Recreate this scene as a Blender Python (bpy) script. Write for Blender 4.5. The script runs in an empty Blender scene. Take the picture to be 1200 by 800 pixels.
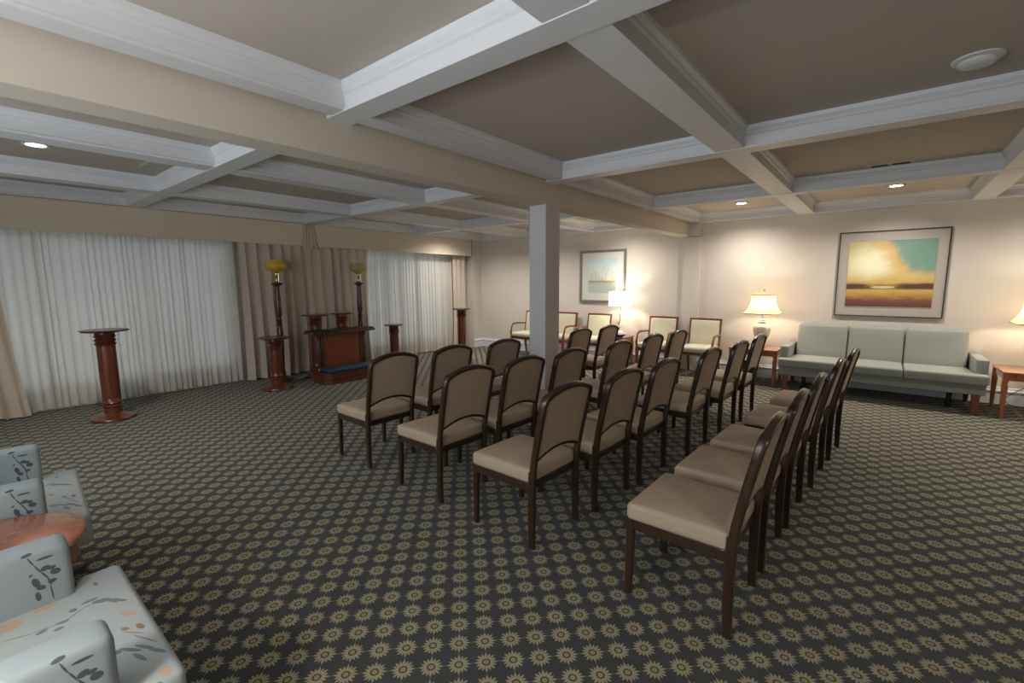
import bpy, bmesh, math, random
from mathutils import Vector, Matrix
PI = math.pi
random.seed(7)
SC = bpy.context.scene
C = SC.collection

# ------------------------------------------------------------------ camera
def make_camera():
    yaw, pitch, roll = math.radians(39.089), math.radians(7.313), math.radians(-0.298)
    f = Vector((-math.sin(yaw)*math.cos(pitch), math.cos(yaw)*math.cos(pitch), -math.sin(pitch)))
    r = Vector((math.cos(yaw), math.sin(yaw), 0))
    u = r.cross(f)
    r2 = r*math.cos(roll) + u*math.sin(roll)
    u2 = -r*math.sin(roll) + u*math.cos(roll)
    cd = bpy.data.cameras.new('camera')
    cd.sensor_width = 36.0
    cd.lens = 36.0*536.94/1200.0
    cd.clip_start = 0.05
    co = bpy.data.objects.new('camera', cd)
    C.objects.link(co)
    m = Matrix(((r2.x, u2.x, -f.x, 0), (r2.y, u2.y, -f.y, 0), (r2.z, u2.z, -f.z, 1.5), (0, 0, 0, 1)))
    co.matrix_world = m
    SC.camera = co
make_camera()

# ------------------------------------------------------------------ world, light, exposure
EXPOSURE = 0.52
DOWNLIGHT_W = 74.0
ADDED_WINDOW_W = 75.0
ADDED_LAMP_W = 72.0
w = bpy.data.worlds.new('dusk_sky'); SC.world = w; w.use_nodes = True
bg = w.node_tree.nodes['Background']
bg.inputs[0].default_value = (0.93, 0.96, 1.0, 1); bg.inputs[1].default_value = 0.6
SC.view_settings.view_transform = 'Standard'
SC.view_settings.look = 'None'
SC.view_settings.gamma = 1.0
SC.view_settings.use_curve_mapping = False
SC.view_settings.exposure = EXPOSURE

def lamp(name, kind, loc, energy, color, **kw):
    l = bpy.data.lights.new(name, kind); l.energy = energy; l.color = color
    for k, v in kw.items(): setattr(l, k, v)
    o = bpy.data.objects.new(name, l); o.location = loc; C.objects.link(o)
    return o
# added area light at the unseen window in the wall behind the camera
wl = lamp('added_window_light', 'AREA', (-2.3, -1.72, 1.40), ADDED_WINDOW_W, (1.0, 0.97, 0.94), shape='RECTANGLE', size=4.6, size_y=1.7)
wl.rotation_euler = (PI/2, 0, 0)

# ------------------------------------------------------------------ node helper
class NT:
    def __init__(s, name, rough=0.6, metal=0.0, spec=0.5):
        s.m = bpy.data.materials.new(name); s.m.use_nodes = True
        s.t = s.m.node_tree; s.n = s.t.nodes; s.b = s.n['Principled BSDF']
        s.b.inputs['Roughness'].default_value = rough
        s.b.inputs['Metallic'].default_value = metal
        s.b.inputs['Specular IOR Level'].default_value = spec
        s._co = None
    def link(s, a, b): s.t.links.new(a, b)
    def M(s, op, a, b=None, c=None, clamp=False):
        n = s.n.new('ShaderNodeMath'); n.operation = op; n.use_clamp = clamp
        for i, v in enumerate((a, b, c)):
            if v is None: continue
            if isinstance(v, (int, float)): n.inputs[i].default_value = v
            else: s.link(v, n.inputs[i])
        return n.outputs[0]
    def xyz(s, kind='Object'):
        if s._co: return s._co
        if kind == 'World':
            g = s.n.new('ShaderNodeNewGeometry').outputs['Position']
        else:
            g = s.n.new('ShaderNodeTexCoord').outputs[kind]
        s.vec = g
        x = s.n.new('ShaderNodeSeparateXYZ'); s.link(g, x.inputs[0])
        s._co = x.outputs[0], x.outputs[1], x.outputs[2]
        return s._co
    def noise(s, scale, detail=4, vec=None, rough=0.6, stretch=None):
        n = s.n.new('ShaderNodeTexNoise'); n.inputs['Scale'].default_value = scale
        n.inputs['Detail'].default_value = detail; n.inputs['Roughness'].default_value = rough
        if vec is None:
            s.xyz(); vec = s.vec
        if stretch:
            mp = s.n.new('ShaderNodeMapping'); mp.inputs['Scale'].default_value = stretch
            s.link(vec, mp.inputs[0]); vec = mp.outputs[0]
        s.link(vec, n.inputs['Vector'])
        return n.outputs[0]
    def mix(s, f, a, b):
        n = s.n.new('ShaderNodeMix'); n.data_type = 'RGBA'
        for v, k in ((f, 0), (a, 6), (b, 7)):
            if isinstance(v, (int, float)): n.inputs[k].default_value = v
            elif isinstance(v, tuple): n.inputs[k].default_value = (v[0], v[1], v[2], 1)
            else: s.link(v, n.inputs[k])
        return n.outputs[2]
    def ramp(s, f, stops, interp='LINEAR'):
        n = s.n.new('ShaderNodeValToRGB'); n.color_ramp.interpolation = interp
        e = n.color_ramp.elements
        while len(e) < len(stops): e.new(0.5)
        for el, (p, c) in zip(e, stops):
            el.position = p; el.color = (c[0], c[1], c[2], 1)
        s.link(f, n.inputs[0]); return n.outputs[0]
    def sstep(s, v, a, b):
        n = s.n.new('ShaderNodeMapRange'); n.interpolation_type = 'SMOOTHSTEP'
        s.link(v, n.inputs[0]); n.inputs[1].default_value = a; n.inputs[2].default_value = b
        return n.outputs[0]
    def ell(s, u, v, cu, cv, a, b, rot=0, soft=0.15):
        """1 inside a rotated ellipse, 0 outside"""
        c, sn = math.cos(rot), math.sin(rot)
        du = s.M('SUBTRACT', u, cu); dv = s.M('SUBTRACT', v, cv)
        p = s.M('ADD', s.M('MULTIPLY', du, c/a), s.M('MULTIPLY', dv, sn/a))
        q = s.M('ADD', s.M('MULTIPLY', du, -sn/b), s.M('MULTIPLY', dv, c/b))
        d = s.M('ADD', s.M('MULTIPLY', p, p), s.M('MULTIPLY', q, q))
        return s.sstep(d, 1+soft, 1-soft)
    def union(s, l):
        r = l[0]
        for x in l[1:]: r = s.M('MAXIMUM', r, x)
        return r
    def color(s, c):
        if isinstance(c, tuple): s.b.inputs['Base Color'].default_value = (c[0], c[1], c[2], 1)
        else: s.link(c, s.b.inputs['Base Color'])
    def bump(s, h, strength=0.2, dist=0.01):
        n = s.n.new('ShaderNodeBump'); n.inputs['Strength'].default_value = strength
        n.inputs['Distance'].default_value = dist
        s.link(h, n.inputs['Height']); s.link(n.outputs[0], s.b.inputs['Normal'])

def plain(name, c, rough=0.6, var=0.08, scale=6.0, metal=0.0, spec=0.5, bump=0.0, bscale=200, stretch=None):
    t = NT(name, rough, metal, spec)
    n = t.noise(scale, 3, stretch=stretch)
    d = tuple(x*(1-var) for x in c); l = tuple(min(1, x*(1+var)) for x in c)
    t.color(t.mix(n, d, l))
    if bump: t.bump(t.noise(bscale, 2), bump, 0.003)
    return t.m

def wood(name, c1, c2, rough=0.3, axis=(1, 1, 0.12), scale=22, coat=0.3):
    t = NT(name, rough)
    t.color(t.mix(t.sstep(t.noise(scale, 6, stretch=axis), 0.3, 0.7), c1, c2))
    t.b.inputs['Coat Weight'].default_value = coat
    t.b.inputs['Coat Roughness'].default_value = 0.12
    return t.m

def carpet():
    t = NT('patterned_carpet', 1.0, spec=0.1)
    x, y, z = t.xyz('World')
    p = 0.0768
    dx = t.M('SUBTRACT', x, -1.356); dy = t.M('SUBTRACT', y, 1.135)
    a = t.M('ADD', t.M('MULTIPLY', t.M('ADD', dx, dy), 1/(2*p)), 0.5)
    b = t.M('ADD', t.M('MULTIPLY', t.M('SUBTRACT', dx, dy), 1/(2*p)), 0.5)
    fa = t.M('SUBTRACT', t.M('FRACT', a), 0.5); fb = t.M('SUBTRACT', t.M('FRACT', b), 0.5)
    R = t.M('SQRT', t.M('ADD', t.M('MULTIPLY', fa, fa), t.M('MULTIPLY', fb, fb)))
    th = t.M('ARCTAN2', fb, fa)
    c16 = t.M('COSINE', t.M('MULTIPLY', th, 16))
    c8 = t.M('COSINE', t.M('MULTIPLY', th, 8))
    edge = t.M('ADD', t.M('ADD', 0.345, t.M('MULTIPLY', c16, 0.06)), t.M('MULTIPLY', c8, 0.02))
    petal = t.sstep(t.M('SUBTRACT', R, edge), 0.02, -0.02)
    groove = t.M('MULTIPLY', t.sstep(c16, -0.3, -0.95), t.sstep(R, 0.17, 0.30))
    ring = t.M('MULTIPLY', t.sstep(R, 0.075, 0.10), t.sstep(R, 0.175, 0.15))
    line = t.M('MAXIMUM', t.sstep(t.M('ABSOLUTE', fa), 0.020, 0.010), t.sstep(t.M('ABSOLUTE', fb), 0.020, 0.010))
    n = t.noise(9, 4); nf = t.noise(420, 2)
    base = t.mix(n, (0.034, 0.041, 0.047), (0.058, 0.061, 0.056))
    base = t.mix(t.M('MULTIPLY', t.sstep(t.noise(26, 2), 0.58, 0.72), 0.5), base, (0.075, 0.045, 0.045))
    col = t.mix(t.M('MULTIPLY', line, 0.75), base, (0.17, 0.145, 0.12))
    pet = t.mix(n, (0.30, 0.275, 0.165), (0.38, 0.35, 0.225))
    pet = t.mix(t.M('MULTIPLY', groove, 0.55), pet, (0.11, 0.11, 0.075))
    col = t.mix(petal, col, pet)
    col = t.mix(t.M('MULTIPLY', ring, 0.9), col, (0.065, 0.048, 0.015))
    col = t.mix(t.sstep(R, 0.035, 0.02), col, (0.13, 0.11, 0.05))
    col = t.mix(t.M('MULTIPLY', nf, 0.35), col, (0.02, 0.02, 0.018))
    t.color(col)
    t.bump(nf, 0.5, 0.003)
    t.b.inputs['Sheen Weight'].default_value = 0.15
    return t.m

def arm_fabric():
    """pale blue-grey upholstery with a grey leafy sprig on the side faces (local y, z from the front top corner)"""
    t = NT('floral_upholstery', 0.85, spec=0.2)
    x, y, z = t.xyz()
    E = lambda cy, cz, a, b, r=0: t.ell(y, z, cy-0.146, cz-0.66, a, b, r)
    L = [E(.045, .652, .013, .004, .1), E(.084, .630, .020, .0042, .0),
         E(.052, .630, .017, .0022, -1.2), E(.065, .600, .018, .0022, -1.15), E(.079, .572, .017, .0026, -1.1),
         E(.088, .547, .016, .0026, -1.3), E(.090, .508, .028, .0022, -1.5),
         E(.082, .595, .012, .0085, .3), E(.104, .574, .013, .0105, -.3), E(.097, .590, .010, .006, .2), E(.094, .545, .011, .007, .2),
         E(.057, .556, .0085, .017, .25), E(.067, .535, .012, .008, -.5), E(.058, .508, .0065, .016, .1), E(.048, .585, .006, .003, .8)]
    for dy, dz in ((-0.25, -0.03), (-0.12, -0.26), (-0.42, -0.2)):
        L += [E(.085+dy, .593+dz, .012, .009, .3), E(.105+dy, .571+dz, .014, .011, -.3), E(.088+dy, .53+dz, .04, .0024, -1.45), E(.058+dy, .55+dz, .009, .018, .2)]
    m = t.union(L)
    base = t.mix(t.noise(5, 3), (0.28, 0.335, 0.355), (0.35, 0.40, 0.41))
    dark = t.mix(t.noise(60, 3), (0.055, 0.075, 0.085), (0.10, 0.125, 0.13))
    t.color(t.mix(m, base, dark))
    t.bump(t.noise(500, 2), 0.15, 0.002)
    return t.m

def seat_fabric():
    t = NT('floral_seat_upholstery', 0.85, spec=0.2)
    x, y, z = t.xyz()
    # x measured from the chair's left side (-0.375), y from the chair empty
    E = lambda cx, cy, a, b, r=0: t.ell(x, y, cx+2.2-0.375, cy, a, b, r)
    G = [E(-1.96, .03, .035, .0022, 1.2), E(-1.943, .10, .038, .0022, 1.45), E(-1.96, .16, .035, .0022, 2.2), E(-1.975, .215, .03, .0025, 1.5), E(-1.94, .262, .035, .0025, .6),
         E(-1.933, .081, .008, .014, .3), E(-1.941, .127, .007, .016, -.2), E(-1.987, .157, .012, .010, .3), E(-2.005, .20, .008, .022, .1),
         E(-1.975, .225, .012, .025, -.6), E(-1.935, .262, .028, .006, .5), E(-1.95, .245, .028, .005, .4), E(-2.104, .23, .015, .006, .2), E(-1.911, .116, .008, .012, 0),
         E(-1.637, .233, .035, .006, .6), E(-1.618, .262, .035, .006, .5), E(-1.575, .281, .03, .006, .5), E(-1.583, .243, .03, .006, .3), E(-1.66, .20, .02, .01, .8),
         E(-1.66, .27, .05, .0022, .4), E(-1.75, .02, .02, .01, .4), E(-1.60, .05, .04, .006, .3)]
    O = [E(-1.85, .135, .013, .05, -.25), E(-1.87, .10, .012, .03, -.2), E(-1.846, .055, .012, .015), E(-1.83, .198, .012, .02, .4), E(-1.834, .265, .03, .012, .5), E(-1.47, .275, .02, .014, .2),
         E(-2.045, .02, .03, .03, .2), E(-2.08, .10, .02, .03, .3), E(-1.60, .16, .02, .03, .3)]
    B = [E(-1.753, .243, .014, .007, .5), E(-1.731, .275, .020, .008, .2), E(-1.83, .20, .008, .008), E(-1.715, .255, .04, .002, .6), E(-1.42, .26, .03, .012, .3)]
    base = t.mix(t.noise(5, 3), (0.34, 0.385, 0.39), (0.42, 0.46, 0.455))
    c = t.mix(t.M('MULTIPLY', t.union(O), 0.6), base, (0.52, 0.30, 0.15))
    c = t.mix(t.M('MULTIPLY', t.union(G), 0.85), c, (0.14, 0.17, 0.18))
    c = t.mix(t.M('MULTIPLY', t.union(B), 0.8), c, (0.24, 0.11, 0.05))
    top = t.sstep(z, -0.02, 0.0)
    t.color(c)
    t.bump(t.noise(500, 2), 0.15, 0.002)
    return t.m

def painting_sunset():
    t = NT('sunset_seascape_painting', 0.55)
    x, y, z = t.xyz()
    u = t.M('MULTIPLY', x, 1/0.91); v = t.M('MULTIPLY', z, 1/0.885)
    n1 = t.noise(4.0, 7, stretch=(1, 1, 1.2)); n2 = t.noise(7, 6, stretch=(1, 1, 6)); n3 = t.noise(14, 5, stretch=(1, 1, 4))
    wob = t.M('MULTIPLY', t.M('SUBTRACT', n1, 0.5), 0.35)
    wob2 = t.M('MULTIPLY', t.M('SUBTRACT', n2, 0.5), 0.10)
    sky = t.ramp(t.M('ADD', t.M('ADD', v, 0.5), wob2), [(0.30, (0.22, 0.10, 0.03)), (0.36, (0.55, 0.36, 0.10)), (0.45, (0.60, 0.46, 0.15)), (0.62, (0.62, 0.50, 0.22)), (0.95, (0.55, 0.47, 0.22))])
    du = t.M('ADD', u, 0.22); dv = t.M('SUBTRACT', v, 0.17)
    d = t.M('SQRT', t.M('ADD', t.M('MULTIPLY', du, du), t.M('MULTIPLY', t.M('MULTIPLY', dv, dv), 1.4)))
    glow = t.sstep(t.M('ADD', d, wob), 0.42, 0.08)
    sky = t.mix(glow, sky, (0.80, 0.76, 0.52))
    # teal sky in the upper right corner, edged by an orange cloud
    e = t.M('ADD', t.M('ADD', u, t.M('MULTIPLY', v, 0.55)), t.M('MULTIPLY', wob, 1.0))
    cloud = t.M('MULTIPLY', t.sstep(e, -0.02, 0.18), t.sstep(v, -0.08, 0.14))
    sky = t.mix(t.M('MULTIPLY', cloud, 0.75), sky, (0.62, 0.36, 0.12))
    teal = t.M('MULTIPLY', t.sstep(e, 0.17, 0.33), t.sstep(t.M('ADD', v, wob), -0.04, 0.14))
    sky = t.mix(teal, sky, t.mix(n3, (0.09, 0.23, 0.19), (0.24, 0.37, 0.28)))
    water = t.ramp(t.M('ADD', t.M('ADD', v, 0.5), t.M('MULTIPLY', wob2, 1.6)), [(0.0, (0.09, 0.035, 0.035)), (0.10, (0.18, 0.07, 0.035)), (0.17, (0.42, 0.22, 0.06)), (0.25, (0.55, 0.38, 0.10))])
    c = t.mix(t.sstep(v, -0.25, -0.21), water, sky)
    hb = t.M('ABSOLUTE', t.M('ADD', t.M('ADD', v, 0.185), t.M('MULTIPLY', wob2, 0.5)))
    mid = t.sstep(t.M('ABSOLUTE', t.M('ADD', u, 0.06)), 0.10, 0.26)
    c = t.mix(t.M('MULTIPLY', t.sstep(hb, 0.060, 0.022), t.M('ADD', t.M('MULTIPLY', mid, 0.8), 0.12)), c, (0.07, 0.03, 0.03))
    c = t.mix(t.M('MULTIPLY', t.ell(u, v, -.06, -.2, .14, .018), 0.8), c, (0.72, 0.62, 0.38))
    t.color(c); return t.m

def painting_trees():
    t = NT('misty_trees_print', 0.5)
    x, y, z = t.xyz()
    u = t.M('MULTIPLY', x, 1/0.60); v = t.M('MULTIPLY', z, 1/0.68)
    n = t.noise(18, 5); n2 = t.noise(6, 4, stretch=(1, 1, 5))
    c = t.ramp(t.M('ADD', v, 0.5), [(0.0, (0.36, 0.45, 0.44)), (0.24, (0.42, 0.47, 0.40)), (0.31, (0.38, 0.40, 0.28)), (0.36, (0.62, 0.60, 0.50)), (0.7, (0.50, 0.62, 0.62)), (1.0, (0.42, 0.56, 0.60))])
    band = t.sstep(t.M('ABSOLUTE', t.M('ADD', v, t.M('ADD', 0.17, t.M('MULTIPLY', t.M('SUBTRACT', n, 0.5), 0.06)))), 0.035, 0.01)
    c = t.mix(t.M('MULTIPLY', band, 0.7), c, (0.20, 0.19, 0.08))
    T = [t.ell(u, v, cu, cv, .008, b) for cu, cv, b in ((.13, -.02, .17), (-.12, -.10, .07), (.34, -.09, .08), (-.38, -.11, .06), (-.25, -.09, .08), (.0, -.12, .05), (.42, -.12, .05))]
    Cn = [t.ell(u, v, cu, cv, a, b, soft=.95) for cu, cv, a, b in ((.12, .13, .17, .18), (-.25, .0, .14, .14), (.33, .01, .12, .14), (-.38, -.05, .10, .11), (.0, -.08, .10, .10))]
    c = t.mix(t.M('MULTIPLY', t.M('MULTIPLY', t.union(Cn), t.sstep(t.noise(40, 5), 0.40, 0.62)), 0.6), c, (0.30, 0.33, 0.31))
    c = t.mix(t.M('MULTIPLY', t.union(T), 0.6), c, (0.17, 0.17, 0.14))
    t.color(c); return t.m

def cloth(name, c, trans=0.35, alpha=0.0, rough=0.9, scale=300, var=0.06):
    """woven cloth that lets light through: diffuse + translucent (+ a little see-through for sheers)"""
    t = NT(name, rough)
    nz = t.noise(4, 3)
    col = t.mix(nz, tuple(k*(1-var) for k in c), tuple(min(1, k*(1+var)) for k in c))
    df = t.n.new('ShaderNodeBsdfDiffuse'); tr = t.n.new('ShaderNodeBsdfTranslucent')
    t.link(col, df.inputs[0]); t.link(col, tr.inputs[0])
    mx = t.n.new('ShaderNodeMixShader'); mx.inputs[0].default_value = trans
    t.link(df.outputs[0], mx.inputs[1]); t.link(tr.outputs[0], mx.inputs[2])
    out = t.n['Material Output']; last = mx.outputs[0]
    if alpha:
        tp = t.n.new('ShaderNodeBsdfTransparent'); m2 = t.n.new('ShaderNodeMixShader'); m2.inputs[0].default_value = alpha
        t.link(last, m2.inputs[1]); t.link(tp.outputs[0], m2.inputs[2]); last = m2.outputs[0]
    t.link(last, out.inputs[0])
    return t.m

def shade_mat(name, c, emit, strength):
    t = NT(name)
    t.b.inputs['Base Color'].default_value = (*c, 1); t.b.inputs['Roughness'].default_value = 0.8
    t.b.inputs['Emission Color'].default_value = (*emit, 1); t.b.inputs['Emission Strength'].default_value = strength
    tr = t.n.new('ShaderNodeBsdfTranslucent'); tr.inputs[0].default_value = (*c, 1)
    mx = t.n.new('ShaderNodeMixShader'); mx.inputs[0].default_value = 0.4
    t.link(t.b.outputs[0], mx.inputs[1]); t.link(tr.outputs[0], mx.inputs[2]); t.link(mx.outputs[0], t.n['Material Output'].inputs[0])
    return t.m

def glass(name, c=(0.9, 0.95, 1)):
    t = NT(name)
    gl = t.n.new('ShaderNodeBsdfGlossy'); gl.inputs['Roughness'].default_value = 0.02
    tp = t.n.new('ShaderNodeBsdfTransparent'); tp.inputs[0].default_value = (*c, 1)
    mx = t.n.new('ShaderNodeMixShader'); mx.inputs[0].default_value = 0.92
    t.link(gl.outputs[0], mx.inputs[1]); t.link(tp.outputs[0], mx.inputs[2]); t.link(mx.outputs[0], t.n['Material Output'].inputs[0])
    return t.m

def emis(name, c, s):
    t = NT(name); t.b.inputs['Base Color'].default_value = (*c, 1)
    t.b.inputs['Emission Color'].default_value = (*c, 1); t.b.inputs['Emission Strength'].default_value = s
    return t.m

def wallpaper():
    t = NT('cream_wallpaper', 0.8, spec=0.25)
    x, y, z = t.xyz('World')
    s = t.M('SINE', t.M('MULTIPLY', t.M('ADD', x, y), 90))
    n = t.noise(3, 3)
    c = t.mix(n, (0.605, 0.56, 0.495), (0.65, 0.605, 0.54))
    c = t.mix(t.M('MULTIPLY', t.sstep(s, -0.2, 0.6), 0.06), c, (0.68, 0.63, 0.55))
    t.color(c); t.bump(t.noise(350, 2), 0.08, 0.002)
    return t.m

M = {}
M['carpet'] = carpet()
M['wall'] = wallpaper()
M['ceiling'] = plain('ceiling_paint', (0.52, 0.47, 0.405), 0.85, 0.02)
M['beam'] = plain('beam_beige_paint', (0.62, 0.56, 0.47), 0.8, 0.02)
M['white'] = plain('white_trim_paint', (0.71, 0.72, 0.745), 0.42, 0.02)
M['column'] = plain('column_paint', (0.58, 0.57, 0.56), 0.6, 0.02)
M['chair_wood'] = wood('dark_bronze_chair_wood', (0.026, 0.014, 0.007), (0.048, 0.026, 0.012), 0.30)
M['chair_fabric'] = plain('taupe_chair_fabric', (0.43, 0.335, 0.245), 0.9, 0.05, 8, bump=0.25, bscale=600)
M['mahogany'] = wood('mahogany', (0.085, 0.022, 0.010), (0.150, 0.040, 0.018), 0.28)
M['mahogany_dark'] = wood('mahogany_dark', (0.050, 0.018, 0.010), (0.085, 0.028, 0.014), 0.32)
M['panel_red'] = wood('red_mahogany_panel', (0.14, 0.028, 0.010), (0.21, 0.048, 0.016), 0.35)
M['cherry'] = wood('cherry_wood', (0.30, 0.075, 0.022), (0.42, 0.125, 0.040), 0.25, coat=0.8)
M['guest_wood'] = wood('reddish_guest_chair_wood', (0.14, 0.035, 0.018), (0.22, 0.06, 0.03), 0.3)
M['cream_fabric'] = plain('cream_green_upholstery', (0.56, 0.54, 0.40), 0.9, 0.05, 9)
M['sofa'] = plain('sage_sofa_fabric', (0.27, 0.285, 0.256), 0.9, 0.04, 8, bump=0.2, bscale=500)
M['navy'] = plain('navy_vinyl', (0.007, 0.011, 0.020), 0.4, 0.1)
M['blue_pad'] = plain('blue_kneeling_pad', (0.018, 0.055, 0.12), 0.55, 0.1)
M['drape'] = cloth('beige_drape', (0.66, 0.58, 0.475), 0.12)
M['sheer'] = cloth('white_sheer', (0.76, 0.73, 0.655), 0.32, 0.05)
M['valance'] = plain('valance_fabric', (0.68, 0.60, 0.475), 0.85, 0.03, 3)
M['mat'] = plain('mat_board_taupe', (0.42, 0.38, 0.33), 0.5, 0.03)
M['mat_light'] = plain('mat_board_pale', (0.58, 0.585, 0.55), 0.6, 0.03)
M['frame_dark'] = plain('dark_frame', (0.035, 0.025, 0.02), 0.35, 0.1)
M['frame_silver'] = plain('pewter_frame', (0.23, 0.225, 0.205), 0.35, 0.1, metal=0.4)
M['black'] = plain('black_plastic', (0.012, 0.012, 0.013), 0.5, 0.1)
M['brass'] = plain('brass', (0.55, 0.42, 0.22), 0.25, 0.1, metal=0.9)
M['amber'] = plain('amber_glass', (0.62, 0.40, 0.035), 0.15, 0.12, 12)
M['amber_pale'] = plain('pale_amber_glass', (0.46, 0.40, 0.16), 0.15, 0.12, 12)
M['ceramic'] = plain('cream_ceramic', (0.66, 0.63, 0.52), 0.18, 0.03)
M['chrome'] = plain('chrome', (0.6, 0.6, 0.6), 0.15, 0.05, metal=1.0)
M['plastic_white'] = plain('white_plastic', (0.70, 0.70, 0.69), 0.4, 0.02)
M['tissue_blue'] = plain('blue_card', (0.05, 0.06, 0.22), 0.5, 0.15, 40)
M['paper'] = plain('white_paper', (0.8, 0.8, 0.8), 0.8, 0.02)
M['arm_fabric'] = arm_fabric()
M['seat_fabric'] = seat_fabric()
M['sunset'] = painting_sunset()
M['trees'] = painting_trees()
M['glass'] = glass('window_glass')
M['shade_warm'] = shade_mat('warm_lamp_shade', (0.80, 0.66, 0.40), (1.0, 0.74, 0.36), 0.30)
M['shade_white'] = shade_mat('white_lamp_shade', (0.9, 0.86, 0.78), (1.0, 0.95, 0.84), 1.5)
M['lens'] = emis('downlight_lens', (1.0, 0.95, 0.88), 18.0)
M['dark_slot'] = plain('dark_slot', (0.03, 0.03, 0.03), 0.7)
M['ground_out'] = plain('outside_ground', (0.20, 0.22, 0.20), 0.9, 0.2)

# ------------------------------------------------------------------ mesh helpers
def obj(name, bm, mat, parent=None, loc=None, smooth=40, kind=None):
    me = bpy.data.meshes.new(name)
    bmesh.ops.recalc_face_normals(bm, faces=bm.faces[:])
    bm.to_mesh(me); bm.free()
    me.materials.append(mat)
    if smooth:
        me.polygons.foreach_set('use_smooth', [True]*len(me.polygons))
        me.set_sharp_from_angle(angle=math.radians(smooth))
    o = bpy.data.objects.new(name, me); C.objects.link(o)
    if parent: o.parent = parent
    if loc: o.location = loc
    if kind: o['kind'] = kind
    return o
def thing(name, label, cat, loc=(0, 0, 0), rot=0, group=None):
    o = bpy.data.objects.new(name, None); C.objects.link(o)
    o.empty_display_size = 0.1
    o.location = loc; o.rotation_euler = (0, 0, rot)
    o['label'] = label; o['category'] = cat
    if group: o['group'] = group
    return o
def tag(o, label, cat, group=None):
    o['label'] = label; o['category'] = cat
    if group: o['group'] = group
    return o
def struct(name, bm, mat, **k):
    return obj(name, bm, mat, kind='structure', **k)
def dup(root, loc, rot, label):
    r = root.copy(); C.objects.link(r); r.location = loc; r.rotation_euler = (0, 0, rot); r['label'] = label
    for ch in list(root.children):
        c = ch.copy(); C.objects.link(c); c.parent = r
        for g in list(ch.children):
            d = g.copy(); C.objects.link(d); d.parent = c
    return r

def box(x0, x1, y0, y1, z0, z1, bev=0.0, seg=2, bm=None):
    b = bmesh.new()
    r = bmesh.ops.create_cube(b, size=1)
    for v in r['verts']:
        v.co = Vector(((x0+x1)/2+v.co.x*(x1-x0), (y0+y1)/2+v.co.y*(y1-y0), (z0+z1)/2+v.co.z*(z1-z0)))
    if bev: bmesh.ops.bevel(b, geom=b.edges[:], offset=bev, segments=seg, affect='EDGES', profile=0.6)
    if bm is None: return b
    merge(bm, b); return bm
def merge(bm, b, mtx=None):
    me = bpy.data.meshes.new('tmp'); b.to_mesh(me); b.free()
    if mtx is not None: me.transform(mtx)
    bm.from_mesh(me); bpy.data.meshes.remove(me)
    return bm
def lathe(prof, seg=32, cx=0, cy=0, bm=None, phase=0.0):
    b = bm or bmesh.new(); rings = []
    for r, z in prof:
        if r < 1e-5: rings.append([b.verts.new((cx, cy, z))])
        else: rings.append([b.verts.new((cx+r*math.cos(2*PI*i/seg+phase), cy+r*math.sin(2*PI*i/seg+phase), z)) for i in range(seg)])
    for a, c in zip(rings, rings[1:]):
        for i in range(seg):
            j = (i+1) % seg
            if len(a) == 1 and len(c) == 1: continue
            if len(a) == 1: b.faces.new((a[0], c[j], c[i]))
            elif len(c) == 1: b.faces.new((a[i], a[j], c[0]))
            else: b.faces.new((a[i], a[j], c[j], c[i]))
    for ring, flip in ((rings[0], True), (rings[-1], False)):
        if len(ring) > 2: b.faces.new(ring[::-1] if flip else ring)
    return b
def sweep(path, sec, closed=False, up=Vector((0, 0, 1)), bm=None, scale=None):
    """sweep a closed 2D section (side, normal offsets) along a 3D polyline"""
    b = bm or bmesh.new(); P = [Vector(p) for p in path]; n = len(P); rings = []
    for i, p in enumerate(P):
        if closed: t = (P[(i+1) % n]-P[i-1])
        else: t = P[min(i+1, n-1)]-P[max(i-1, 0)]
        t.normalize()
        s = t.cross(up)
        if s.length < 1e-4: s = t.cross(Vector((1, 0, 0)))
        s.normalize(); q = s.cross(t)
        k = scale[i] if scale else 1
        # miter correction
        m = 1.0
        if closed or 0 < i < n-1:
            a = (P[i]-P[i-1]).normalized(); c = max(0.5, a.dot(t)); m = 1/c
        rings.append([b.verts.new(p + s*(u*k*m) + q*(v*k*m)) for u, v in sec])
    m = len(sec)
    rng = range(n) if closed else range(n-1)
    for i in rng:
        a, c = rings[i], rings[(i+1) % n]
        for j in range(m): b.faces.new((a[j], a[(j+1) % m], c[(j+1) % m], c[j]))
    if not closed:
        b.faces.new(rings[0][::-1]); b.faces.new(rings[-1])
    return b
def rsec(w, d, r=0.004):
    w, d = w/2, d/2
    return [(-w+r, -d), (w-r, -d), (w, -d+r), (w, d-r), (w-r, d), (-w+r, d), (-w, d-r), (-w, -d+r)]
def csec(r, n=10): return [(r*math.cos(2*PI*i/n), r*math.sin(2*PI*i/n)) for i in range(n)]
def tube(path, r, n=10, bm=None, scale=None): return sweep(path, csec(r, n), bm=bm, scale=scale)
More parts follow.
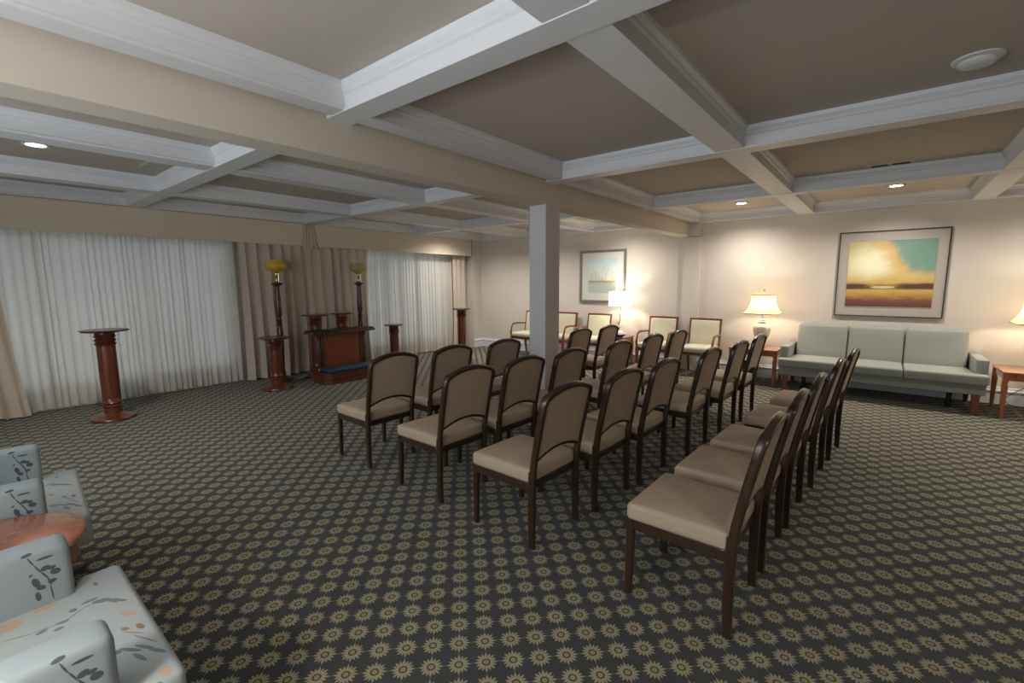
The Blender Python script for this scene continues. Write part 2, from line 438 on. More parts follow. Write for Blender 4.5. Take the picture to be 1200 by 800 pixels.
def rbox(hx, hy, hz, r, crown=0.0, n=7, func=None, crown_b=0.0, c=(0, 0, 0), bm=None):
    """soft rounded box centred at c with half sizes hx, hy, hz; crowned top"""
    b = bm or bmesh.new()
    def axis(h):
        rr = min(r, h*0.98)
        l = [-h, -h+rr*0.15, -h+rr*0.45, -h+rr]
        k = max(1, n)
        l += [(-h+rr)+(2*(h-rr))*i/k for i in range(1, k)] if h > rr*1.02 else []
        l += [h-rr, h-rr*0.45, h-rr*0.15, h]
        o = []
        for v in l:
            if not o or v-o[-1] > 1e-6: o.append(v)
        return o
    X, Y, Z = axis(hx), axis(hy), axis(hz); H = (hx, hy, hz); cache = {}
    def vert(x, y, z):
        k = (round(x, 6), round(y, 6), round(z, 6))
        if k in cache: return cache[k]
        p = Vector((x, y, z)); q = Vector([max(-(h-min(r, h)), min(h-min(r, h), v)) for h, v in zip(H, p)])
        d = p-q
        if d.length > 1e-9: p = q + d.normalized()*min(r, max(abs(d.x), abs(d.y), abs(d.z)))
        f = (1-(x/hx)**2)*(1-(y/hy)**2)
        if z > 0: p.z += crown*f*(z/hz)
        else: p.z += crown_b*f*(z/hz)
        if func: p = func(p)
        cache[k] = b.verts.new(p+Vector(c)); return cache[k]
    def grid(A, B, mk):
        for i in range(len(A)-1):
            for j in range(len(B)-1):
                vs = [mk(A[i], B[j]), mk(A[i+1], B[j]), mk(A[i+1], B[j+1]), mk(A[i], B[j+1])]
                if len(set(vs)) == 4:
                    try: b.faces.new(vs)
                    except ValueError: pass
    for s in (-1, 1):
        grid(X, Y, lambda u, v: vert(u, v, s*hz)); grid(X, Z, lambda u, v: vert(u, s*hy, v)); grid(Y, Z, lambda u, v: vert(s*hx, u, v))
    return b
def prism(poly, d0, d1, axis='x', bm=None):
    """extrude polygon (a,b) along axis: x -> (y,z), y -> (x,z), z -> (x,y)"""
    b = bm or bmesh.new()
    def P(a, c, d): return {'x': (d, a, c), 'y': (a, d, c), 'z': (a, c, d)}[axis]
    A = [b.verts.new(P(a, c, d0)) for a, c in poly]; B = [b.verts.new(P(a, c, d1)) for a, c in poly]
    n = len(poly)
    b.faces.new(A[::-1]); b.faces.new(B)
    for i in range(n): b.faces.new((A[i], A[(i+1) % n], B[(i+1) % n], B[i]))
    return b

# ------------------------------------------------------------------ the room
X0, X1, Y0, Y1 = -7.42, 3.6, -1.6, 8.0
SOF, TOP = 2.465, 2.61
struct('floor', box(-7.9, X1+.15, Y0-.15, Y1+.15, -0.1, 0), M['carpet'], smooth=0)
struct('ceiling', box(-7.9, X1+.15, Y0-.15, Y1+.15, TOP, TOP+0.12), M['ceiling'], smooth=0)
struct('wall_back', box(-7.9, X1+.15, Y1, Y1+.15, 0, TOP), M['wall'], smooth=0)
struct('wall_right', box(X1, X1+.15, Y0, Y1, 0, TOP), M['wall'], smooth=0)
# wall behind the camera, with an opening for the added window, x -4.6..0.0, z 0.55..2.25
b = box(-7.9, -4.6, Y0-.15, Y0, 0, TOP); box(0.0, X1+.15, Y0-.15, Y0, 0, TOP, bm=b)
box(-4.6, 0.0, Y0-.15, Y0, 0, 0.55, bm=b); box(-4.6, 0.0, Y0-.15, Y0, 2.25, TOP, bm=b)
struct('wall_front', b, M['wall'], smooth=0)
def window(name, pts, axis, pos, panes, fw=0.05, depth=0.06):
    """framed window in plane axis=pos over (a0,a1,z0,z1) with mullions"""
    a0, a1, z0, z1 = pts
    def bx(p0, p1, q0, q1, dd, bm):
        if axis == 'x': return box(pos-dd/2, pos+dd/2, p0, p1, q0, q1, bm=bm)
        return box(p0, p1, pos-dd/2, pos+dd/2, q0, q1, bm=bm)
    b = bmesh.new()
    bx(a0, a1, z0, z0+fw, depth, b); bx(a0, a1, z1-fw, z1, depth, b)
    n = panes
    for i in range(n+1):
        a = a0+(a1-a0)*i/n; p, q = (a-fw/2, a+fw/2)
        if i == 0: p, q = a0, a0+fw
        if i == n: p, q = a1-fw, a1
        bx(p, q, z0, z1, depth, b)
    f = struct(name, b, M['white'], smooth=0)
    g = bmesh.new(); bx(a0+.01, a1-.01, z0+.01, z1-.01, 0.006, g)
    obj('pane', g, M['glass'], f, smooth=0)
    return f
window('window_added', (-4.6, 0.0, 0.55, 2.25), 'y', Y0-.07, 4)  # unseen window, added as a light source behind the camera
# window wall behind the curtains, with two wide openings
XW = -7.72
b = bmesh.new()
for y0, y1, z0, z1 in ((Y0, -1.35, 0, TOP), (2.75, 4.75, 0, TOP), (7.15, Y1, 0, TOP), (-1.3, 2.75, 2.12, TOP), (4.75, 7.15, 2.12, TOP), (-1.3, 2.75, 0, 0.22), (4.75, 7.15, 0, 0.22)):
    box(-7.9, XW, y0, y1, z0, z1, bm=b)
struct('wall_left', b, M['wall'], smooth=0)
window('window_1', (-1.3, 2.75, 0.22, 2.12), 'x', -7.8, 4, 0.06)
window('window_2', (4.75, 7.15, 0.22, 2.12), 'x', -7.8, 3, 0.06)
struct('trim_1', box(XW, X0, 7.72, Y1, 0, TOP), M['wall'], smooth=0)           # return beside the curtains
struct('trim_2', box(XW, X0+.0, Y0, 7.72, SOF, TOP), M['white'], smooth=0)       # soffit over the curtain track
b = box(XW-.04, XW+.0, -1.3, 2.75, 0.18, 0.22); 
box(XW-.04, XW, 4.75, 7.15, 0.18, 0.22, bm=b)
struct('trim_3', b, M['white'], smooth=0)

# coffered ceiling
def beam_prof(w, left=True, right=True):
    """half profile points for a beam of half width w; flat where it meets a wall"""
    R = [(w, SOF), (w, SOF+.016), (w-.010, SOF+.022), (w-.010, SOF+.085), (w+.004, SOF+.095), (w+.004, SOF+.105), (w+.022, SOF+.125), (w+.026, TOP)]
    if not right: R = [(w, SOF), (w, TOP)]
    L = [(-a, z) for a, z in R[::-1]] if left else [(-w, TOP), (-w, SOF)]
    if left and not right: L = [(-a, z) for a, z in [(w, SOF), (w, SOF+.016), (w-.010, SOF+.022), (w-.010, SOF+.085), (w+.004, SOF+.095), (w+.004, SOF+.105), (w+.022, SOF+.125), (w+.026, TOP)][::-1]]
    return R+L
tn = [4]
def ybeam(xc, w, y0, y1, left=True, right=True):
    struct('trim_%d' % tn[0], prism([(xc+a, z) for a, z in beam_prof(w, left, right)], y0, y1, 'y'), M['white'], smooth=0); tn[0] += 1
def xbeam(yc, w, x0, x1, left=True, right=True):
    # the cross beams run through and sit a few millimetres lower, as their unbroken lower lip shows
    struct('trim_%d' % tn[0], prism([(yc+a, z-(0.004 if z < TOP else 0)) for a, z in beam_prof(w, left, right)], x0, x1, 'x'), M['white'], smooth=0); tn[0] += 1
BX0, BX1 = -2.83, -2.63      # the deep boxed beam over the column
for xc in (-4.50, -6.10): ybeam(xc, 0.10, Y0, Y1)
for xc in (-0.98, 0.82, 2.6): ybeam(xc, 0.10, Y0, Y1)
ybeam(-2.505, 0.065, Y0, Y1, left=False)                    # crown strip beside the boxed beam
ybeam(-7.38, 0.04, Y0, Y1, left=False)
for yc in (-0.68, 1.60, 3.85, 6.06):
    xbeam(yc, 0.08, X0, BX0); xbeam(yc, 0.08, BX1, X1)
xbeam(7.95, 0.05, X0, BX0, right=False); xbeam(7.95, 0.05, BX1, X1, right=False)
b = box(BX0, BX1, Y0, Y1, 2.256, TOP)
struct('trim_%d' % tn[0], b, M['beam'], smooth=0); tn[0] += 1
# column under it and the shallow pilaster at the far wall
b = box(BX0, BX1, 3.77, 4.02, 0, 2.256, 0.003, 1); box(BX0-.012, BX1+.012, 3.758, 4.032, 0, 0.13, 0.003, 1, bm=b)
struct('column', b, M['column'], smooth=0)
b = box(-2.70, -2.43, 7.93, Y1, 0, 2.235); box(-2.63, -2.44, 7.90, Y1, 2.25, SOF, bm=b)
struct('trim_%d' % tn[0], b, M['wall'], smooth=0); tn[0] += 1
# baseboards with a stepped cap
def base_prof(): return [(0, 0), (0.018, 0), (0.018, 0.145), (0.026, 0.15), (0.026, 0.165), (0.012, 0.175), (0.010, 0.20), (0, 0.205)]
struct('baseboard_back', prism([(Y1-a, z) for a, z in base_prof()], X0, X1, 'x'), M['white'], smooth=0)
struct('baseboard_right', prism([(X1-a, z) for a, z in base_prof()], Y0, Y1, 'y'), M['white'], smooth=0)
struct('baseboard_left', prism([(X0+a, z) for a, z in base_prof()], 7.73, Y1, 'y'), M['white'], smooth=0)

# ------------------------------------------------------------------ recessed lights
def downlight(x, y, label, energy, seen=True, zc=TOP):
    t = thing('ceiling_light', label, 'ceiling light', (x, y, zc), 0, 'recessed ceiling lights')
    obj('trim_ring', lathe([(0.062, -0.001), (0.085, -0.002), (0.088, -0.006), (0.080, -0.010), (0.062, -0.007), (0.058, -0.001)], 32), M['plastic_white'], t)
    obj('lens', lathe([(0.060, -0.0035), (0.03, -0.0045), (0, -0.005)], 32), M['lens'], t)
    l = lamp('light_source', 'SPOT', (0, 0, -0.03), energy, (1.0, 0.92, 0.84), spot_size=math.radians(150), spot_blend=0.9, shadow_soft_size=0.06)
    l.parent = t
downlight(-1.70, 7.30, 'small round recessed ceiling light left of the one above the large painting', DOWNLIGHT_W)
downlight(0.0, 7.18, 'small round recessed ceiling light above the sofa and the large painting', DOWNLIGHT_W)
downlight(-5.35, 0.58, 'round recessed ceiling light glowing near the curtains at the left', DOWNLIGHT_W)
for x, y, lab in ((-3.7, 7.2, 'added unseen recessed ceiling light before the small landscape print'),  # unseen downlights added to brighten the far wall, left corner and right side
                  (-5.35, 6.85, 'added unseen recessed ceiling light by the far left corner'),
                  (-6.75, 6.72, 'added unseen recessed ceiling light above the right end of the curtains'),
                  (1.75, 4.9, 'added recessed ceiling light to the right, out of view'), (1.75, 0.6, 'added recessed ceiling light right of the chairs, out of view'),
                  (1.75, 7.2, 'added recessed ceiling light above the right end table, out of view')):
    downlight(x, y, lab, DOWNLIGHT_W)

# ------------------------------------------------------------------ banquet chairs (front faces -X)
def make_chair(label):
    t = thing('stacking_chair', label, 'chair', group='taupe stacking chairs set out in rows')
    # seat: wide soft block, slightly deeper at the front
    def f(p):
        p.y *= 1.0 + 0.05*(-p.x/0.22)*0.5
        return p
    obj('seat', rbox(0.230, 0.232, 0.042, 0.024, crown=0.012, func=f, c=(-0.012, 0, 0.422)), M['chair_fabric'], t, smooth=70)
    b = bmesh.new()
    W = 0.215
    for s in (-1, 1): box(-0.215, 0.205, s*W-0.013, s*W+0.013, 0.336, 0.388, 0.003, 1, bm=b)
    box(-0.232, -0.208, -W, W, 0.342, 0.388, 0.003, 1, bm=b); box(0.196, 0.218, -W, W, 0.342, 0.386, 0.003, 1, bm=b)
    for s in (-1, 1):   # corner braces
        sweep([(-0.215, s*0.13, 0.352), (-0.13, s*0.205, 0.352)], rsec(0.012, 0.02), bm=b)
    obj('seat_frame', b, M['chair_wood'], t)
    for s in (-1, 1):
        obj('leg', sweep([(-0.222, s*W, 0.385), (-0.222, s*(W+.002), 0.20), (-0.226, s*(W+.004), 0.004)], rsec(0.038, 0.030), up=Vector((0, 1, 0)), scale=[1, 0.95, 0.85]), M['chair_wood'], t)
        obj('leg', sweep([(0.226, s*W, 0.45), (0.222, s*W, 0.30), (0.222, s*(W+.002), 0.15), (0.226, s*(W+.003), 0.004)], rsec(0.042, 0.030), up=Vector((0, 1, 0)), scale=[1, 1, 0.95, 0.85]), M['chair_wood'], t)
    # back frame: posts leaning back joined by an arched head rail
    def bx(z): 
        k = max(0, z-0.40)/0.535
        return 0.224 + 0.105*k**1.25
    pts = []
    for z in (0.40, 0.50, 0.60, 0.70, 0.80, 0.855): pts.append((bx(z), -W - 0.008*max(0, z-.40)/.5, z))
    yc = W+0.008
    arch = []
    for i in range(0, 15):
        a = -1+2*i/14
        z = 0.882 + 0.046*(1-abs(a)**2.2) 
        arch.append((bx(z), a*(yc-0.012), z))
    left = pts; right = [(x, -y, z) for x, y, z in pts[::-1]]
    b = sweep(left+arch+right, rsec(0.026, 0.038), up=Vector((1, 0, -0.22)))
    # lower arched rail
    lo = []
    for i in range(0, 13):
        a = -1+2*i/12; z = 0.512+0.052*(1-a*a); lo.append((bx(z), a*W, z))
    sweep(lo, rsec(0.024, 0.016), up=Vector((1, 0, -0.22)), bm=b)
    obj('back_frame', b, M['chair_wood'], t, smooth=50)
    # upholstered back panel between the rails
    b = bmesh.new(); nu, nv = 14, 10; grid = {}
    for side, off in ((0, -0.024), (1, 0.012)):
        for i in range(nu+1):
            a = -1+2*i/nu
            zt = 0.874+0.046*(1-abs(a)**2.2); zb = 0.518+0.052*(1-a*a)
            for j in range(nv+1):
                z = zb+(zt-zb)*j/nv; k = (1-abs(a)**4)*(1-abs(2*j/nv-1)**4)
                x = bx(z)+off*(0.25+0.75*k) if side == 0 else bx(z)+off*(0.6+0.4*k)
                grid[side, i, j] = b.verts.new((x, a*(W-0.010+0.006*(z-.5)), z))
    for side in (0, 1):
        for i in range(nu):
            for j in range(nv): b.faces.new([grid[side, i, j], grid[side, i+1, j], grid[side, i+1, j+1], grid[side, i, j+1]])
    rim = [(i, 0) for i in range(nu)]+[(nu, j) for j in range(nv)]+[(i, nv) for i in range(nu, 0, -1)]+[(0, j) for j in range(nv, 0, -1)]
    for k in range(len(rim)):
        p, q = rim[k], rim[(k+1) % len(rim)]
        b.faces.new([grid[0, *p], grid[0, *q], grid[1, *q], grid[1, *p]])
    obj('backrest', b, M['chair_fabric'], t, smooth=60)
    return t
ROT = math.radians(-2.4)
# rows (x of the rear feet, y of the middle)
chairs = [
 # row nearest the curtains
 (-3.17, 2.27, -2, 'taupe stacking chair at the left front of the block, nearest the kneeler'),
 (-3.12, 2.88, -2, 'taupe stacking chair second from the left in the row nearest the curtains'),
 (-3.04, 3.52, -2, 'taupe stacking chair just left of the white column, third in the row nearest the curtains'),
 (-2.98, 4.92, -2, 'taupe stacking chair right of the white column, far back in the row nearest the curtains'),
 (-2.92, 5.55, -2, 'farthest taupe stacking chair of the row nearest the curtains, before the branch lamp'),
 # second row
 (-2.27, 2.23, -2, 'taupe stacking chair at the near end of the second row from the curtains'),
 (-2.22, 2.79, -2, 'taupe stacking chair second in the second row, its back overlapping the foot of the column'),
 (-2.16, 3.36, -2, 'taupe stacking chair third in the second row, just right of the column'),
 (-2.06, 4.10, -2, 'taupe stacking chair fourth in the second row, beyond the gap'),
 (-2.03, 4.86, -2, 'taupe stacking chair fifth in the second row, before the cream armchairs at the wall'),
 (-1.97, 5.48, -2, 'farthest taupe stacking chair of the second row, before the rightmost cream armchair'),
 # third row
 (-1.445, 2.175, -2.5, 'large taupe stacking chair in the middle foreground, near end of the third row'),
 (-1.375, 2.77, -2.5, 'taupe stacking chair second in the third row, directly beyond the middle foreground chair'),
 (-1.315, 3.335, -2.5, 'taupe stacking chair third in the third row'),
 (-1.22, 4.12, -2.5, 'taupe stacking chair fourth in the third row, standing clear after the gap'),
 (-1.14, 4.80, -2.5, 'taupe stacking chair fifth in the third row, last but one toward the white vase lamp'),
 (-1.11, 5.50, -2.5, 'farthest taupe stacking chair of the third row, before the vase lamp'),
 # right row
 (-0.415, 2.165, -1, 'largest and nearest taupe stacking chair, near end of the right-hand row'),
 (-0.395, 2.745, -1.5, 'taupe stacking chair second from the camera in the right-hand row'),
 (-0.365, 3.32, -2, 'taupe stacking chair third from the camera in the right-hand row'),
 (-0.315, 4.08, -3, 'taupe stacking chair fourth from the camera in the right-hand row'),
 (-0.26, 4.77, -4, 'farthest taupe stacking chair of the right-hand row, against the sofa'),
]
proto = None
for i, (xr, yc, r, lab) in enumerate(chairs):
    a = math.radians(r)
    px, py = xr-0.222*math.cos(a), yc-0.222*math.sin(a)
    if proto is None:
        proto = make_chair(lab); proto.location = (px, py, 0); proto.rotation_euler = (0, 0, a)
    else: dup(proto, (px, py, 0), a, lab)

# ------------------------------------------------------------------ foreground club armchairs (front faces +Y)
def club_chair(cx, cy, label, rot=0):
    t = thing('club_chair', label, 'armchair', (cx, cy, 0), rot, 'floral club armchairs')
    for s in (-1, 1):
        # arm mesh with its origin at the front top corner, so the sprig sits near the front on each
        def f(p):
            return p
        b = rbox(0.060, 0.39, 0.26, 0.028, n=4, c=(0, -0.39, -0.26))
        obj('arm', b, M['arm_fabric'], t, (s*0.325, 0.18, 0.65), smooth=60)
    def tf(p):
        return p
    # T-shaped seat cushion
    cz, hz = 0.385, 0.075
    poly = [(-.252, -.42), (.252, -.42), (.252, .188), (.385, .188), (.385, .315), (-.385, .315), (-.385, .188), (-.252, .188)]
    b = prism(poly, cz-hz, cz+hz, 'z')
    bmesh.ops.bevel(b, geom=b.edges[:], offset=0.022, segments=4, affect='EDGES', profile=0.5)
    bmesh.ops.triangulate(b, faces=[f for f in b.faces if len(f.verts) > 4])
    obj('seat_cushion', b, M['seat_fabric'], t, smooth=60)
    obj('base', rbox(0.365, 0.36, 0.085, 0.02, n=2, c=(0, -0.155, 0.225)), M['arm_fabric'], t, smooth=60)
    def lean(p): p.y -= 0.12*(p.z+0.25); return p
    obj('backrest', rbox(0.37, 0.085, 0.34, 0.05, n=4, func=lean, c=(0, -0.56, 0.60)), M['arm_fabric'], t, smooth=60)
    for sx in (-1, 1):
        for y in (0.15, -0.46):
            obj('leg', lathe([(0.018, 0), (0.026, 0.06), (0.03, 0.145)], 12, sx*0.31, y), M['cherry'], t)
    return t
club_chair(-1.795, 0.0, 'nearer pale floral club armchair at the bottom left corner, below the round table')
club_chair(-3.175, 0.035, 'farther pale floral club armchair at the left edge, above the round table', math.radians(-4))
t = thing('round_side_table', 'round orange-brown wooden side table between the two floral armchairs', 'table', (-2.472, -0.02, 0))
obj('tabletop', lathe([(0.0, 0.522), (0.272, 0.522), (0.284, 0.527), (0.290, 0.536), (0.286, 0.546), (0.275, 0.550), (0, 0.550)], 64), M['cherry'], t)
obj('apron', lathe([(0.235, 0.44), (0.262, 0.44), (0.262, 0.523), (0.235, 0.523), (0.235, 0.44)], 48), M['cherry'], t)
for k in range(4):
    a = PI/4+k*PI/2; c, s = math.cos(a), math.sin(a)
    obj('leg', sweep([(0.235*c, 0.235*s, 0.50), (0.245*c, 0.245*s, 0.36), (0.225*c, 0.225*s, 0.20), (0.25*c, 0.25*s, 0.004)], rsec(0.045, 0.035), up=Vector((-s, c, 0)), scale=[1, .9, .7, .6]), M['cherry'], t)
obj('shelf', lathe([(0, 0.14), (0.215, 0.14), (0.22, 0.147), (0.215, 0.155), (0, 0.155)], 40), M['cherry'], t)
t = thing('tissue_box', 'blue and white tissue box at the left edge on the round side table', 'tissue box', (-2.50, -0.06, 0.550), math.radians(12))
obj('carton', box(-0.06, 0.15, -0.1, 0.02, 0, 0.05, 0.002, 1), M['tissue_blue'], t)
b = rbox(0.1, 0.055, 0.012, 0.01, crown=0.012, n=4, c=(0.045, -0.04, 0.062)); obj('lid', b, M['paper'], t)

# ------------------------------------------------------------------ pedestals
OCT = PI/8
def pedestal(x, y, h, label, top_r=0.205, rot=0):
    t = thing('plant_stand', label, 'pedestal', (x, y, 0), rot, 'mahogany column pedestals')
    obj('base', lathe([(0, 0), (0.196, 0), (0.205, 0.012), (0.200, 0.030), (0.178, 0.036), (0.150, 0.046), (0.128, 0.060), (0.098, 0.066), (0.085, 0.075)], 40), M['mahogany'], t)
    zs = h-0.165
    obj('shaft', lathe([(0.078, 0.07), (0.080, 0.10), (0.078, 0.135), (0.090, 0.145), (0.094, 0.155), (0.090, 0.165), (0.080, 0.170), (0.090, 0.182), (0.093, 0.19), (0.088, 0.198), (0.083, 0.204),
        (0.083, 0.25), (0.086, zs*0.6), (0.084, zs-0.01), (0.094, zs), (0.098, zs+.010), (0.092, zs+.020), (0.084, zs+.026), (0.094, zs+.040), (0.099, zs+.050), (0.093, zs+.060), (0.084, zs+.066), (0.090, zs+.080), (0.100, zs+.090), (0.092, zs+.10), (0.088, zs+.13), (0.088, h-.024)], 32), M['mahogany'], t)
    r = top_r/math.cos(OCT)
    obj('top', lathe([(0, h-.026), (r*.86, h-.026), (r*.95, h-.020), (r, h-.012), (r*.985, h-.003), (r*.96, h), (0, h)], 8, phase=OCT), M['mahogany_dark'], t, smooth=25)
    return t
pedestal(-6.68, 1.07, 1.01, 'tall mahogany pedestal standing alone at the left, before the white sheers')
pedestal(-6.72, 2.90, 0.75, 'short mahogany pedestal before the tall lamp with the deeper amber shade')
pedestal(-6.96, 3.65, 1.02, 'tall mahogany pedestal behind the left end of the kneeler', 0.19)
pedestal(-6.99, 4.12, 1.02, 'mahogany pedestal rising behind the middle of the kneeler top', 0.165)
pedestal(-7.12, 5.25, 0.74, 'short slim mahogany pedestal right of the kneeler', 0.17)
pedestal(-6.42, 6.34, 1.01, 'mahogany pedestal at the right end of the curtains', 0.17)

# ------------------------------------------------------------------ torch lamps
def torchere(x, y, label, amber):
    t = thing('torchere_lamp', label, 'floor lamp', (x, y, 0), 0, 'amber-shaded wooden torchere lamps')
    obj('base', lathe([(0, 0), (0.14, 0), (0.145, 0.012), (0.13, 0.03), (0.09, 0.045), (0.05, 0.06), (0.035, 0.09)], 32), M['mahogany_dark'], t)
    obj('pole', lathe([(0.030, 0.08), (0.045, 0.12), (0.03, 0.17), (0.036, 0.30), (0.042, 0.60), (0.045, 0.80), (0.030, 0.86), (0.044, 0.885), (0.03, 0.91), (0.046, 0.94), (0.030, 0.97), (0.036, 1.0),
        (0.046, 1.05), (0.044, 1.2), (0.036, 1.40), (0.034, 1.46), (0.05, 1.475), (0.070, 1.49), (0.082, 1.505), (0.078, 1.515), (0.04, 1.515)], 24), M['mahogany_dark'], t)
    obj('holder', lathe([(0.045, 1.515), (0.040, 1.53), (0.022, 1.545), (0.022, 1.60), (0.030, 1.615), (0.030, 1.66), (0.045, 1.675), (0.045, 1.685), (0.0, 1.685)], 24), M['brass'], t)
    for k in range(4):
        a = k*PI/2+.4
        o = obj('candle_tube', tube([(0.036*math.cos(a), 0.036*math.sin(a), 1.518), (0.04*math.cos(a), 0.04*math.sin(a), 1.66)], 0.005, 6), M['brass'], t)
    n = 0.004
    obj('glass_shade', lathe([(0.045, 1.675), (0.075, 1.688), (0.118, 1.712), (0.142, 1.745), (0.147, 1.775), (0.138, 1.81), (0.126, 1.835), (0.130, 1.855), (0.124, 1.855), (0.120, 1.835), (0.132, 1.81), (0.140, 1.775), (0.135, 1.75), (0.112, 1.718), (0.07, 1.695), (0.045, 1.685)], 32), amber, t)
    return t
torchere(-7.20, 3.20, 'tall wooden torchere with deep yellow glass shade, left of the kneeler', M['amber'])
torchere(-7.24, 4.63, 'tall wooden torchere with pale yellow glass shade, behind the right end of the kneeler', M['amber_pale'])

# ------------------------------------------------------------------ kneeler
t = thing('kneeler', 'mahogany prayer kneeler with dark padded top and blue kneeling pad', 'kneeler', (-6.5, 3.87, 0))
poly = [(-.22, -.44), (.10, -.44), (.19, -.36), (.19, .43), (.10, .50), (-.22, .50)]
b = prism(poly, 0.0, 0.035, 'z'); p2 = [(x*.93-.004, y*.96+.0) for x, y in poly]; prism(p2, 0.035, 0.15, 'z', bm=b); prism([(x*1.0, y*1.0) for x, y in poly], 0.150, 0.170, 'z', bm=b)
prism([(x*.97, y*.98) for x, y in poly], 0.085, 0.097, 'z', bm=b)
obj('base', b, M['mahogany'], t, smooth=0)
obj('kneeling_pad', rbox(0.115, 0.41, 0.030, 0.022, n=4, crown=0.006, c=(0.065, 0.02, 0.200)), M['blue_pad'], t, smooth=60)
obj('panel', box(-0.115, -0.095, -0.30, 0.31, 0.17, 0.745, 0.003, 1), M['panel_red'], t)
b = box(-0.094, -0.088, -0.26, 0.27, 0.24, 0.70, 0.002, 1); obj('raised_field', b, M['panel_red'], t)
for y in (-0.385, 0.395):
    obj('post', lathe([(0.034, 0.17), (0.034, 0.21), (0.02, 0.23), (0.028, 0.28), (0.030, 0.45), (0.026, 0.62), (0.018, 0.66), (0.032, 0.69), (0.034, 0.745)], 20, -0.105, y), M['mahogany_dark'], t)
for y in (-0.325, 0.335):
    obj('stile', box(-0.125, -0.085, y-.022, y+.022, 0.17, 0.745, 0.003, 1), M['mahogany_dark'], t)
obj('armrest', box(-0.26, 0.03, -0.53, 0.53, 0.742, 0.778, 0.008, 2), M['mahogany_dark'], t)
obj('armrest_pad', rbox(0.135, 0.51, 0.014, 0.010, n=4, c=(-0.115, 0, 0.788)), M['navy'], t, smooth=60)

# ------------------------------------------------------------------ curtains
def drapery(name, y0, y1, x, z0, z1, pitch, amp, mat, label, cat, seed, group=None, flare=0.0, flare_end=0, nz=14, jitter=0.4, taper=0.5):
    rnd = random.Random(seed)
    edges = [y0]
    while edges[-1] < y1-pitch*0.5: edges.append(edges[-1]+pitch*(1+jitter*(rnd.random()-0.5)*2))
    k = (y1-y0)/(edges[-1]-y0); edges = [y0+(e-y0)*k for e in edges]
    amps = [amp*(0.45+0.8*rnd.random()) for _ in edges]
    ph = [rnd.uniform(-1, 1) for _ in edges]
    b = bmesh.new(); cols = []
    sub = 8
    ys = []
    for i in range(len(edges)-1):
        for j in range(sub): ys.append((i, j/sub))
    ys.append((len(edges)-2, 1.0))
    for i, f in ys:
        col = []
        for m in range(nz+1):
            q = m/nz; z = z1+(z0-z1)*q
            y = edges[i]+(edges[i+1]-edges[i])*f
            s = (1-math.cos(2*PI*f))/2
            s = s**0.8
            am = amps[i]*(1-taper+taper*q)
            w2 = 0.25*amp*math.sin(y*37+q*3+seed)*q
            xx = x + am*(s-0.4)*1.0 + w2
            yy = y + math.sin(q*2.2+ph[i])*pitch*0.12*q + 0.16*pitch*math.sin(2*PI*f)
            if flare: yy += flare*q*q*(1 if flare_end else 1)*((yy-y0)/(y1-y0) if flare_end else 1-(yy-y0)/(y1-y0))
            xx += abs(flare)*0.4*q*q
            zz = z + (0.006*math.sin(i*1.7) if m == nz else 0)
            col.append(b.verts.new((xx, yy, zz)))
        cols.append(col)
    for a, c in zip(cols, cols[1:]):
        for m in range(nz): b.faces.new((a[m], c[m], c[m+1], a[m+1]))
    o = obj(name, b, mat, smooth=80)
    return tag(o, label, cat, group)
drapery('drape', -0.75, 0.36, -7.54, 0.02, 2.42, 0.17, 0.09, M['drape'], 'beige drape at the far left edge of the wall of curtains', 'curtain', 3, 'beige side drapes', flare=0.11, flare_end=1)
drapery('sheer_curtain', 0.20, 2.80, -7.62, 0.03, 2.42, 0.072, 0.055, M['sheer'], 'wide white sheer behind the lone pedestal, left of the lamps', 'curtain', 5, 'white sheers')
drapery('drape', 2.83, 3.84, -7.54, 0.02, 2.42, 0.15, 0.12, M['drape'], 'beige drape behind the lamp with the deep yellow shade', 'curtain', 11, 'beige side drapes')
drapery('drape', 3.84, 5.02, -7.54, 0.02, 2.42, 0.15, 0.12, M['drape'], 'beige drape behind the kneeler and the pale yellow lamp', 'curtain', 17, 'beige side drapes')
drapery('sheer_curtain', 4.92, 7.25, -7.62, 0.03, 2.42, 0.072, 0.055, M['sheer'], 'cream sheer between the kneeler and the far corner', 'curtain', 23, 'white sheers')
drapery('drape', 7.20, 7.62, -7.54, 0.02, 2.42, 0.15, 0.08, M['drape'], 'narrow beige drape at the right end of the curtains', 'curtain', 29, 'beige side drapes')
def valance(y0, y1, label):
    b = box(-7.435, -7.42, y0, y1, 2.11, SOF-.002, 0.004, 1)
    box(-7.46, -7.435, y0, y0+.015, 2.11, SOF-.002, bm=b); box(-7.46, -7.435, y1-.015, y1, 2.11, SOF-.002, bm=b)
    sweep([(-7.42, y0, 2.112), (-7.42, y1, 2.112)], csec(0.007, 6), bm=b)
    return tag(obj('valance', b, M['valance']), label, 'valance', 'flat beige valances over the curtains')
valance(-1.55, 3.83, 'long flat beige valance over the curtains at the left')
valance(3.86, 7.68, 'flat beige valance over the curtains at the right, ending near the corner')
# gathered tail where the valances meet
b = bmesh.new(); n = 24; rows = []
for i in range(n+1):
    f = i/n; y = 3.74+0.26*f; xo = -7.410+0.022*abs(math.sin(f*PI*4)); zl = 2.03+0.055*abs(math.sin(f*PI*2+0.3))+(0.03 if f > .6 else 0)
    rows.append([b.verts.new((xo+0.01*q, 3.87+(y-3.87)*(0.55+0.45*q), SOF-.01+(zl-SOF)*q)) for q in [k/6 for k in range(7)]])
for a, c in zip(rows, rows[1:]):
    for k in range(6): b.faces.new((a[k], c[k], c[k+1], a[k+1]))
o = obj('valance_tail', b, M['drape'], smooth=80)
o.modifiers.new('thickness', 'SOLIDIFY').thickness = 0.004
tag(o, 'pleated beige fabric tail hanging where the two valances meet', 'valance tail')

